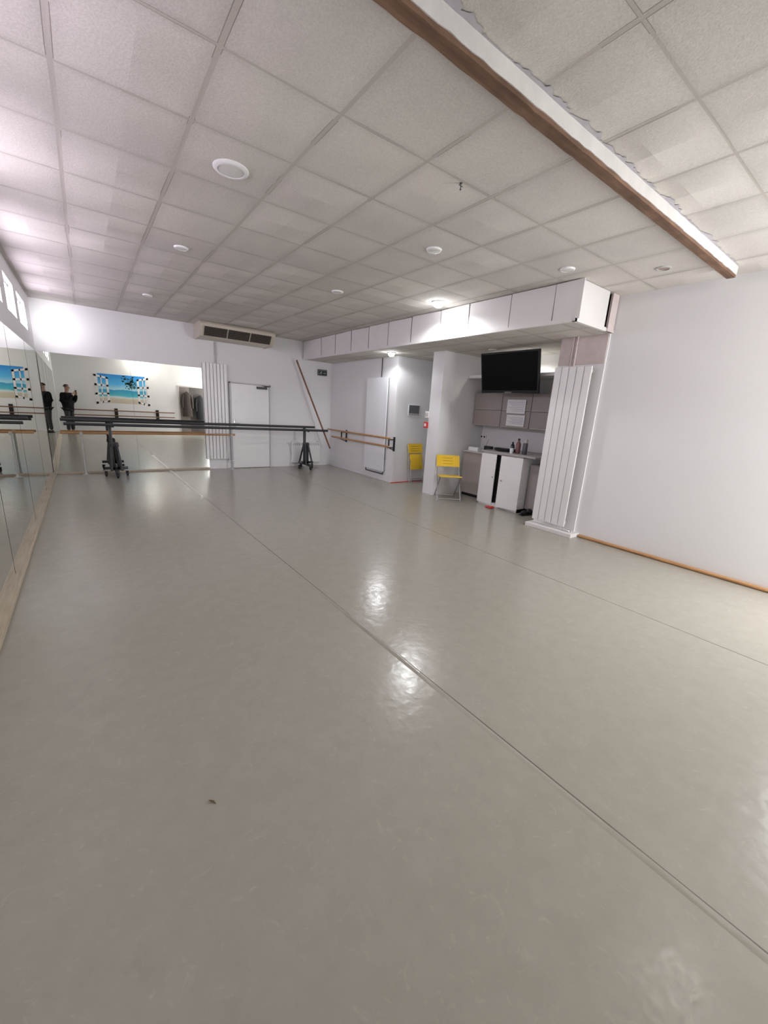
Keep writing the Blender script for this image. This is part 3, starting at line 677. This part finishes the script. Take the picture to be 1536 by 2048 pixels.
for q, (pxa, pya, pxb, pyb, lab) in enumerate(((1016, 799, 1049, 828, 'upper white paper sheet on the middle kitchen cabinet'), (1014, 829, 1047, 854, 'lower white paper sheet on the middle kitchen cabinet'))):
    a, b = at(pxa, pya, x=ux - 0.014), at(pxb, pyb, x=ux - 0.014)
    t = thing('paper_sheet', lab, 'paper', (ux - 0.014, (a.y + b.y) / 2, b.z))
    MB(t.location).bx(ux - 0.016, ux - 0.0135, b.y, a.y, b.z, a.z).build('sheet', PAPER, t)
    k = MB(t.location)
    for i in range(6):
        z = a.z - 0.05 - (a.z - b.z - 0.09) * i / 5; k.bx(ux - 0.0166, ux - 0.0158, b.y + 0.03, a.y - 0.03 - 0.04 * (i % 3), z, z + 0.006)
    k.build('print_lines', INK, t)
# shelf
sz = at(935, 752, x=6.0).z
t = thing('wall_shelf', 'plain white shelf board on the alcove wall behind the television', 'shelf', (6.35, (YK + YP0) / 2, sz))
MB(t.location).bx(5.95, XA, YK + 0.005, YP0 - 0.005, sz - 0.05, sz).build('board', WHITE, t)
for y in (3.6, 5.2): MB(t.location).bx(6.15, XA, y - 0.01, y + 0.01, sz - 0.075, sz - 0.05).build('bracket', WHITE, t)
# television, tipped forward
tx = 3.70 * H
ty1, ty0 = at(964, 746, x=tx).y, at(1076, 746, x=tx).y
tz1, tz0 = at(1020, 703, x=tx).z, at(1020, 787, x=tx).z
tcy, tcz = (ty0 + ty1) / 2, (tz0 + tz1) / 2
t = thing('television', 'black flat television hung on a bracket in the kitchen alcove', 'television', (tx, tcy, tcz))
TILT = math.radians(-12); t.rotation_euler = (0, TILT, math.radians(2))
tw, th = (ty1 - ty0), (tz1 - tz0)
MB().box((0.025, 0, 0), (0.05, tw, th), 0.008).build('casing', BLACK, t)
MB().box((-0.0015, 0, 0.012), (0.004, tw - 0.05, th - 0.075)).build('screen', SCREEN, t)
text_mesh('SAMSUNG', 0.030, GREYEDGE, 'logo', t, (-0.002, 0, -th / 2 + 0.017), (math.pi / 2, 0, -math.pi / 2))
k = MB(); k.box((0.08, 0, -0.05), (0.06, 0.3, 0.2)); k.box((0.42, 0.02, -0.10), (0.64, 0.06, 0.06)); k.box((0.75, 0.02, -0.10), (0.02, 0.2, 0.25)); o = k.build('wall_mount', BLACK, t); o.rotation_euler = (0, -TILT, 0)
# white base cabinet
cx0 = 3.65 * H; cy0, cy1 = 2.49 * H, 3.05 * H; cz1 = 0.935
t = thing('base_cabinet', 'white two-door base cabinet with the doors ajar under the television', 'cabinet', (cx0 + 0.3, (cy0 + cy1) / 2, 0))
b = MB(t.location); b.bx(cx0 + 0.02, XA - 0.08, cy0, cy0 + 0.02, 0, cz1); b.bx(cx0 + 0.02, XA - 0.08, cy1 - 0.02, cy1, 0, cz1); b.bx(XA - 0.1, XA - 0.08, cy0, cy1, 0, cz1); b.bx(cx0 + 0.02, XA - 0.08, cy0, cy1, 0.0, 0.06); b.bx(cx0 + 0.02, XA - 0.08, cy0, cy1, cz1 - 0.02, cz1)
b.build('body', WHITE, t)
MB(t.location).bx(cx0 + 0.10, cx0 + 0.11, cy0 + 0.02, cy1 - 0.02, 0.06, cz1 - 0.02).build('interior_shade_panel', DARK, t)  # dark sheet standing in for the shade inside the cabinet
dl = cy1 - cy0
d = MB(t.location).bx(cx0, cx0 + 0.018, cy1 - dl * 0.38, cy1 - 0.004, 0.03, cz1 - 0.02, 0.002).build('door', WHITE, t)
MB(t.location).lathe([(0.012, 0), (0.014, -0.012), (0.010, -0.018)], (cx0, cy1 - dl * 0.34, 0.52), 14, 'X').build('knob', GREYEDGE, d, True)
ln = dl * 0.46; ang = math.radians(8)
mid = Vector((cx0 + 0.009 - math.sin(ang) * ln / 2, cy0 + 0.004 + math.cos(ang) * ln / 2, (0.03 + cz1 - 0.02) / 2))
d = MB(t.location).box(mid, (0.018, ln, cz1 - 0.05), 0.002, Matrix.Rotation(ang, 3, 'Z')).build('door', WHITE, t)
fe = Vector((cx0 - math.sin(ang) * (ln - 0.05), cy0 + math.cos(ang) * (ln - 0.05), 0.50))
MB(t.location).lathe([(0.012, 0.0), (0.016, -0.014), (0.012, -0.022)], fe, 14, 'X').build('knob', GREYEDGE, d, True)
TOPG = M('grey_worktop', (0.40, 0.38, 0.37), 0.4)
tag(MB().bx(cx0 - 0.02, XA, cy0 - 0.22, cy1 + 0.01, cz1, cz1 + 0.03, 0.003).build('worktop', TOPG), 'thin grey worktop over the white base cabinet', 'worktop')
# grey units either side
t = thing('base_cabinet', 'warm grey low cabinet between the open yellow chair and the white cabinet', 'cabinet', (6.1, 5.1, 0))
gy0, gy1 = cy1 + 0.06, YP0 - 0.12
MB(t.location).bx(5.92, XA - 0.02, gy0, gy1, 0.06, 0.86).build('body', GREYCAB, t)
MB(t.location).bx(5.96, XA - 0.02, gy0, gy1, 0, 0.06).build('plinth', BLACK, t)
MB(t.location).bx(5.90, 5.918, gy0 + 0.004, gy1 - 0.004, 0.07, 0.80, 0.002).build('door', GREYCAB, t)
MB(t.location).bx(5.89, XA - 0.02, gy0, gy1, 0.86, 0.885, 0.003).build('top', GREYEDGE, t)
t = thing('base_cabinet', 'dark grey narrow unit squeezed between the white cabinet and the pillar', 'cabinet', (6.1, 3.6, 0))
MB(t.location).bx(5.86, XA - 0.02, YK + 0.02, cy0 - 0.02, 0.06, 0.82).build('body', GREYCAB, t)
MB(t.location).bx(5.90, XA - 0.02, YK + 0.02, cy0 - 0.02, 0, 0.06).build('plinth', BLACK, t)
MB(t.location).bx(5.842, 5.858, YK + 0.024, cy0 - 0.024, 0.07, 0.81, 0.002).build('door', GREYCAB, t)
# things on and round the units
zt = cz1 + 0.03
t = thing('tissue_box', 'white and blue box lying on the grey cabinet top', 'box', (6.03, 5.22, 0.885))
MB().box((0, 0, 0.035), (0.13, 0.24, 0.07), 0.003).build('carton', PAPER, t); MB().box((0, 0, 0.0715), (0.03, 0.14, 0.003)).build('slot', M('pale_blue', (0.25, 0.4, 0.65), 0.6), t)
t = thing('radio', 'small black portable radio on the grey cabinet beside the box', 'radio', (6.08, 4.94, 0.885))
MB().box((0, 0, 0.06), (0.09, 0.16, 0.12), 0.01).build('casing', BLACK, t); MB().lathe([(0.04, -0.047), (0.035, -0.05)], (0, -0.03, 0.06), 20, 'X').build('speaker_cone', GREYMETAL, t); MB().tube([(0, 0.07, 0.12), (0, 0.02, 0.24)], 0.003).build('aerial', CHROME, t)
t = thing('tray', 'shallow black oval tray on the grey worktop', 'tray', (5.94, 4.46, zt))
MB().lathe([(0.13, 0), (0.16, 0.008), (0.175, 0.045), (0.168, 0.045), (0.15, 0.012), (0.02, 0.01)], seg=32, sc=(0.9, 1.25)).build('dish', BLACK, t, True)
MB().box((0.01, 0.0, 0.03), (0.16, 0.16, 0.04), 0.012).build('sponge', GREYMETAL, t)
def bottle(name, label, loc, h, r, mat, capmat, cat='bottle'):
    t = thing(name, label, cat, loc)
    MB().lathe([(r * 0.9, 0), (r, 0.01), (r, h * 0.62), (r * 0.8, h * 0.72), (r * 0.42, h * 0.80), (r * 0.42, h * 0.9)], seg=20).build('body', mat, t, True)
    MB().lathe([(r * 0.48, h * 0.88), (r * 0.5, h), (r * 0.3, h)], seg=16).build('cap', capmat, t, True)
bottle('bottle', 'dull reddish-brown bottle with dark cap on the right of the worktop', (5.85, at(1037, 890, x=5.85).y, zt), 0.25, 0.04, M('rose_brown_glass', (0.22, 0.10, 0.095), 0.25), BLACK)
bottle('bottle', 'small black bottle standing behind the white cup on the worktop', (6.05, at(1026, 888, x=6.05).y, zt), 0.17, 0.035, M('black_glass', (0.03, 0.03, 0.032), 0.25), GREYMETAL)
t = thing('thermos', 'steel and black thermos flask beside the reddish-brown bottle', 'flask', (5.84, at(1051, 890, x=5.84).y, zt))
MB().lathe([(0.038, 0), (0.04, 0.01), (0.04, 0.17), (0.034, 0.19)], seg=20).build('body', M('dark_steel', (0.10, 0.10, 0.105), 0.4, 0.3), t, True); MB().lathe([(0.034, 0.185), (0.034, 0.24), (0.028, 0.25)], seg=20).build('cup_lid', GREYEDGE, t, True)
t = thing('cup', 'small white cup between the black tray and the reddish-brown bottle', 'cup', (5.74, at(1024, 895, x=5.74).y, zt))
MB().lathe([(0.025, 0), (0.034, 0.085), (0.031, 0.085), (0.022, 0.006)], seg=20).build('cup_body', PAPER, t, True); MB().tube([(0.03, 0, 0.07), (0.055, 0, 0.06), (0.055, 0, 0.035), (0.028, 0, 0.025)], 0.005, 8).build('handle', PAPER, t, True)
t = thing('wall_socket', 'white double socket on the alcove wall above the worktop', 'socket', (XA, at(966, 886, x=XA).y, 1.14))
MB().box((-0.012, 0, 0), (0.024, 0.15, 0.08), 0.004).build('plate', WHITE, t)
for d in (-0.035, 0.035): MB().lathe([(0.02, -0.026), (0.018, -0.022)], (0, d, 0), 18, 'X').build('outlet', GREYMETAL, t)
a = at(978, 1014, z=0.01)
t = MB()
for i in range(5): t.ball((a.x + random.uniform(-0.04, 0.04), a.y + random.uniform(-0.06, 0.06), 0.014), 0.04, (1.1, 1.2, 0.35))
tag(t.build('cloth', RED, smooth=True), 'crumpled red cloth on the floor in front of the white cabinet', 'cloth')
a = at(1053, 1026, z=0.02)
t = thing('shoe', 'black shoe on the floor between the white cabinet and the near radiator', 'shoe', (a.x - 0.07, a.y - 0.04, 0), math.radians(80))
MB().ball((0, 0.05, 0.045), 0.05, (0.85, 1.5, 0.8)).ball((0, -0.06, 0.06), 0.048, (0.85, 1.2, 1.0)).build('upper', BLACK, t, True); MB().box((0, 0, 0.01), (0.08, 0.27, 0.02), 0.009).build('sole', GREYMETAL, t)
# scrap on the floor
a = at(425, 1605, z=0)
tag(MB().tube([(a.x - 0.010, a.y + 0.016, 0.003), (a.x - 0.003, a.y + 0.004, 0.007), (a.x + 0.004, a.y, 0.004), (a.x + 0.010, a.y - 0.014, 0.003)], [0.001, 0.003, 0.0035, 0.001], 8).build('debris_scrap', M('brown_scrap', (0.20, 0.13, 0.07), 0.8), smooth=True), 'tiny brown curled scrap lying on the bare floor', 'scrap')

# ------------------------------------------------------------------ wall behind the camera (seen in the mirrors)
qx0, qx1, qz0, qz1 = 0.32 + DX, 2.20 + DX, 1.10, 2.29
t = thing('wall_sticker', 'wall sticker of an open white window onto a blue sea, reflected in the mirrors', 'wall sticker', ((qx0 + qx1) / 2, YN, qz0))
MB(t.location).bx(qx0 + 0.12, qx1 - 0.12, YN, YN + 0.004, qz0 + 0.06, qz1).build('sea_view', seaside_material(qz0 + 0.06, qz1), t)
for s, xo, xi in ((-1, qx0, qx0 + 0.46), (1, qx1, qx1 - 0.42)):
    def Z(x_, f_):
        k_ = (x_ - xo) / (xi - xo); lo = qz0 + 0.10 * k_; hi = qz1 - 0.03 - 0.10 * k_; return lo + (hi - lo) * f_
    cs = MB(t.location)
    def q(xa, xb, fa, fb): cs.prism([(xa, YN + 0.005, Z(xa, fa)), (xb, YN + 0.005, Z(xb, fa)), (xb, YN + 0.005, Z(xb, fb)), (xa, YN + 0.005, Z(xa, fb))], (0, 0.003, 0))
    wd = 0.075 * (1 if xi > xo else -1)
    q(xo, xo + wd, 0, 1); q(xi - wd, xi, 0, 1)
    for fa in (0, 0.31, 0.62, 0.93): q(xo, xi, fa, fa + 0.07)
    m_ = (xo + xi) / 2; q(m_ - wd * 0.25, m_ + wd * 0.25, 0, 1)
    cs.build('casement', PAPER, t)
LEAF = M('palm_print', (0.015, 0.05, 0.02), 0.6)
pl = MB(t.location)
for i in range(70):
    cxp, czp = qx1 - 0.66 + random.gauss(0, 0.14), qz1 - 0.30 + random.gauss(0, 0.11)
    an = random.uniform(0, 6.28); L_ = random.uniform(0.06, 0.14); dx_, dz_ = math.cos(an) * L_, math.sin(an) * L_ * 0.7
    if czp > qz1 - 0.02: continue
    if czp + dz_ > qz1: dz_ = -abs(dz_)
    pl.prism([(cxp, YN + 0.005, czp), (cxp + dx_ * 0.5 - dz_ * 0.25, YN + 0.005, czp + dz_ * 0.5 + dx_ * 0.25), (cxp + dx_, YN + 0.005, czp + dz_), (cxp + dx_ * 0.5 + dz_ * 0.25, YN + 0.005, czp + dz_ * 0.5 - dx_ * 0.25)], (0, 0.002, 0))
pl.build('palm_leaves', LEAF, t)
t = thing('wall_barre', 'double wall barre on black brackets under the sea sticker, seen in the mirror', 'ballet barre', (1.5, YN, 0.7))
for z in (0.86, 0.66): MB(t.location).tube([(-0.35, YN + 0.17, z), (3.1 + DX, YN + 0.17, z)], RB, 14).build('rail', DARKWOOD, t, True)
for x_ in (0.95 + DX, 2.45 + DX):
    MB(t.location).bx(x_ - 0.06, x_ + 0.06, YN, YN + 0.02, 0.55, 0.95, 0.004).bx(x_ - 0.02, x_ + 0.02, YN, YN + 0.18, 0.825, 0.842).bx(x_ - 0.02, x_ + 0.02, YN, YN + 0.18, 0.625, 0.642).build('bracket', BLACK, t)
# dark coats hanging by the dark doorway
COATA = M('black_coat_cloth', (0.015, 0.014, 0.016), 0.9, var=0.3, scale=10)
COATB = M('brown_coat_cloth', (0.05, 0.038, 0.034), 0.9, var=0.3, scale=10)
for x_, z_, mat_, lab in ((3.66 + DX, 1.78, COATB, 'dark brown coat hung by the reflected doorway, left one in the mirror'), (4.22 + DX, 1.66, COATA, 'black coat hung in front of the reflected doorway, right one in the mirror')):
    t = thing('coat', lab, 'coat', (x_, YN + 0.10, z_))
    MB().lathe([(0.20, -1.05), (0.19, -0.7), (0.165, -0.35), (0.19, -0.12), (0.15, -0.04), (0.06, 0.0), (0.05, 0.03)], sc=(1.0, 0.42), seg=24).build('coat_body', mat_, t, True)
    for s in (-1, 1): MB().tube([(s * 0.16, 0, -0.09), (s * 0.205, 0.01, -0.35), (s * 0.205, 0.02, -0.68)], [0.06, 0.055, 0.045], 12).build('sleeve', mat_, t, True)
    MB().tube([(0, -0.085, 0.06), (0, -0.03, 0.05), (0, 0, 0.02), (0, 0.0, 0.05)], 0.008).build('hanging_hook', CHROME, t, True)

# ------------------------------------------------------------------ the person taking the picture (seen in the mirrors)
fd = Vector((0.80, 0.60)).normalized()
th_p = -math.atan2(fd.x, fd.y)
pos = CAM.xy - fd * 0.36
SKIN = M('skin', (0.42, 0.25, 0.18), 0.5, var=0.05, scale=20)
JACK = M('black_jacket_cloth', (0.009, 0.009, 0.011), 0.9, var=0.3, scale=12, spec=0.2)
TROU = M('dark_trouser_cloth', (0.05, 0.048, 0.05), 0.9, var=0.15, scale=12, spec=0.2)
HAIR = M('dark_hair', (0.015, 0.011, 0.008), 0.6, var=0.3, scale=60)
person = thing('person', 'person in black jacket holding up a phone, reflected in the mirrors', 'person', (pos.x, pos.y, 0), th_p)
def skin_obj(name, vs, es, mat, parent, sub=2):
    me = bpy.data.meshes.new(name); me.from_pydata([v[0] for v in vs], es, []); me.materials.append(mat)
    o = bpy.data.objects.new(name, me); COL.objects.link(o); o.parent = parent
    md = o.modifiers.new('skin', 'SKIN'); md.use_smooth_shade = True
    for i, v in enumerate(vs):
        d = me.skin_vertices[0].data[i]; d.radius = v[1] if isinstance(v[1], tuple) else (v[1], v[1]); d.use_root = (i == 0)
    s_ = o.modifiers.new('sub', 'SUBSURF'); s_.levels = sub; s_.render_levels = sub
    return o
HY = -0.07   # hands are this much closer to the chest
V = [((0, 0, 0.95), (0.155, 0.115)), ((0, 0.0, 1.12), (0.14, 0.10)), ((0, -0.005, 1.32), (0.165, 0.115)), ((0, 0, 1.45), (0.075, 0.065)), ((0, 0.012, 1.52), 0.055), ((0, 0.035, 1.60), (0.068, 0.08)), ((0, 0.03, 1.68), (0.082, 0.098)), ((0, 0.02, 1.745), (0.055, 0.065))]
E = [(i, i + 1) for i in range(7)]
for s in (-1, 1):
    k = len(V)
    V += [((s * 0.185, -0.005, 1.41), 0.062), ((s * 0.215, 0.07, 1.14), 0.045), ((s * 0.15, 0.195, 1.29), 0.038), ((s * 0.085, 0.365 + HY, 1.45), 0.026)]
    E += [(2, k), (k, k + 1), (k + 1, k + 2), (k + 2, k + 3)]
    k = len(V)
    V += [((s * 0.095, 0, 0.86), 0.088), ((s * 0.105, 0.02, 0.49), 0.058), ((s * 0.105, -0.01, 0.30), 0.054), ((s * 0.105, -0.015, 0.09), 0.040), ((s * 0.12, 0.12, 0.035), 0.033)]
    E += [(0, k), (k, k + 1), (k + 1, k + 2), (k + 2, k + 3), (k + 3, k + 4)]
body = skin_obj('body', V, E, SKIN, person)
V = [((0, 0, 1.00), (0.205, 0.165)), ((0, 0, 0.80), (0.215, 0.17)), ((0, 0, 1.15), (0.20, 0.155)), ((0, -0.005, 1.32), (0.22, 0.16)), ((0, 0, 1.47), (0.095, 0.09))]
E = [(1, 0), (0, 2), (2, 3), (3, 4)]
for s in (-1, 1):
    k = len(V)
    V += [((s * 0.195, -0.005, 1.405), 0.092), ((s * 0.220, 0.07, 1.13), 0.078), ((s * 0.15, 0.195, 1.28), 0.068), ((s * 0.10, 0.345 + HY, 1.42), 0.050)]
    E += [(3, k), (k, k + 1), (k + 1, k + 2), (k + 2, k + 3)]
skin_obj('jacket', V, E, JACK, person)
V = [((0, 0, 0.97), (0.165, 0.125))]; E = []
for s in (-1, 1):
    k = len(V)
    V += [((s * 0.098, 0, 0.84), 0.105), ((s * 0.107, 0.02, 0.49), 0.075), ((s * 0.107, -0.012, 0.09), 0.062)]
    E += [(0, k), (k, k + 1), (k + 1, k + 2)]
skin_obj('trousers', V, E, TROU, person)
for s in (-1, 1):
    MB().ball((s * 0.12, 0.08, 0.045), 0.05, (0.95, 1.9, 0.85)).ball((s * 0.11, -0.02, 0.055), 0.05, (0.9, 1.2, 1.0)).box((s * 0.117, 0.05, 0.012), (0.095, 0.29, 0.024), 0.011).build('shoe', BLACK, person, True)
hr = MB()
for i in range(140):
    a = random.uniform(0, 6.28); e = random.uniform(0.2, 1.57)
    p = Vector((math.cos(a) * math.cos(e) * 0.074, 0.014 + math.sin(a) * math.cos(e) * 0.088, 1.675 + math.sin(e) * 0.085))
    if p.y > 0.065 and p.z < 1.73: continue
    hr.ball(p, 0.017, (1.1, 1.1, 0.8), 8)
hr.build('hair', HAIR, person, True)
MB().ball((0, 0.132, 1.645), 0.016, (0.8, 1.0, 1.5), 12).build('nose', SKIN, person, True)
EYE = M('eye_dark', (0.05, 0.03, 0.02), 0.2)
for s in (-1, 1):
    MB().ball((s * 0.032, 0.112, 1.668), 0.013, (1.1, 0.7, 0.8), 12).build('eye', EYE, person, True)
    MB().ball((s * 0.086, 0.02, 1.65), 0.026, (0.35, 0.8, 1.2), 12).build('ear', SKIN, person, True)
MB().ball((0, 0.118, 1.60), 0.02, (1.3, 0.4, 0.35), 12).build('mouth', M('lips', (0.42, 0.17, 0.14), 0.5), person, True)
# hands: palm, four curled fingers, thumb
for s in (-1, 1):
    hm = MB((0, -HY, 0))
    hm.box((s * 0.062, 0.383, 1.475), (0.030, 0.065, 0.085), 0.013, Matrix.Rotation(math.radians(-12), 3, 'X') @ Matrix.Rotation(math.radians(-s * 12), 3, 'Y'), 3)
    for i, (L_, r_) in enumerate(((0.066, 0.0085), (0.074, 0.009), (0.070, 0.0088), (0.055, 0.0075))):
        z = 1.448 + i * 0.019
        hm.tube([(s * 0.060, 0.40, z), (s * 0.056, 0.415, z + 0.004), (s * (0.062 - L_ * 0.25), 0.418, z + 0.008), (s * (0.062 - L_ * 0.62), 0.417, z + 0.010)], [r_, r_ * 1.02, r_ * 0.92, r_ * 0.6], 10)
    hm.tube([(s * 0.066, 0.37, 1.485), (s * 0.055, 0.372, 1.51), (s * 0.042, 0.378, 1.53), (s * 0.034, 0.385, 1.545)], [0.013, 0.011, 0.0095, 0.006], 10)
    hm.build('hand', SKIN, person, True)
ph = thing('phone', 'black phone held up in both hands by the person in the mirror', 'phone')
back = Vector((-eX.z, -eY.z, eD.z)); upv = Vector((-eX.y, -eY.y, eD.y))
ph.matrix_world = Matrix.Translation(CAM - upv * 0.055 + back * 0.024) @ R.to_4x4()
MB().box((0, 0, 0), (0.076, 0.158, 0.008), 0.003).build('casing', BLACK, ph)
MB().box((0, 0, 0.0043), (0.069, 0.148, 0.0008)).build('screen', SCREEN, ph)

# ------------------------------------------------------------------ lights
def area(name, loc, rot, sx_, sy_, power, col, spread=180):
    ld = bpy.data.lights.new(name, 'AREA'); ld.shape = 'RECTANGLE'; ld.size = sx_; ld.size_y = sy_; ld.energy = power; ld.color = col; ld.spread = math.radians(spread)
    o = bpy.data.objects.new(name, ld); COL.objects.link(o); o.location = loc; o.rotation_euler = rot; return o
def point(name, loc, power, col, r=0.05):
    ld = bpy.data.lights.new(name, 'POINT'); ld.energy = power; ld.color = col; ld.shadow_soft_size = r
    o = bpy.data.objects.new(name, ld); COL.objects.link(o); o.location = loc; return o
def spot(name, loc, power, col, ang=165, r=0.04):
    ld = bpy.data.lights.new(name, 'SPOT'); ld.energy = power; ld.color = col; ld.shadow_soft_size = r; ld.spot_size = math.radians(ang); ld.spot_blend = 0.3
    o = bpy.data.objects.new(name, ld); COL.objects.link(o); o.location = loc; return o
area('added_fill_right', (XR + 0.12, (wy0 + wy1) / 2, (wzz0 + wzz1) / 2), (0, math.radians(90), 0), wzz1 - wzz0, wy1 - wy0, 84, (0.99, 0.995, 1.0))  # added fill light in the invented right wall opening
area('added_fill_rear', ((gx0 + gx1) / 2, YN - 0.02, (gz0 + gz1) / 2), (math.radians(90), 0, 0), gx1 - gx0, gz1 - gz0, 76, (0.99, 0.995, 1.0))  # added fill light in the invented rear wall opening
dv = Vector((0.34, 1.0, 0.04)).normalized()
area('far_window_sunlight', (XL + 0.03, 8.80, 2.62), (-dv).to_track_quat('Z', 'Y').to_euler(), 0.2, 0.25, 2.6, (0.96, 0.94, 1.0), 75)
spot('lamp_glow', (L1.x, L1.y, ZC - 0.10), 48, (0.96, 0.97, 1.0))
spot('lamp_glow', (L2.x, L2.y, ZB - 0.10), 26, (0.96, 0.97, 1.0))
point('lamp_glow', (L3.x, L3.y, ZC - 0.13), 5, (1.0, 0.97, 0.92), 0.06)
point('lamp_glow', (L4.x, L4.y, ZC - 0.13), 28, (1.0, 0.96, 0.88), 0.06)
spot('lamp_glow', (L5.x, L5.y, ZB - 0.10), 9, (1.0, 0.97, 0.92))
wd = bpy.data.worlds.new('world'); SC.world = wd; wd.use_nodes = True
bg = wd.node_tree.nodes['Background']; bg.inputs[0].default_value = (0.9, 0.93, 1.0, 1); bg.inputs[1].default_value = 1.0
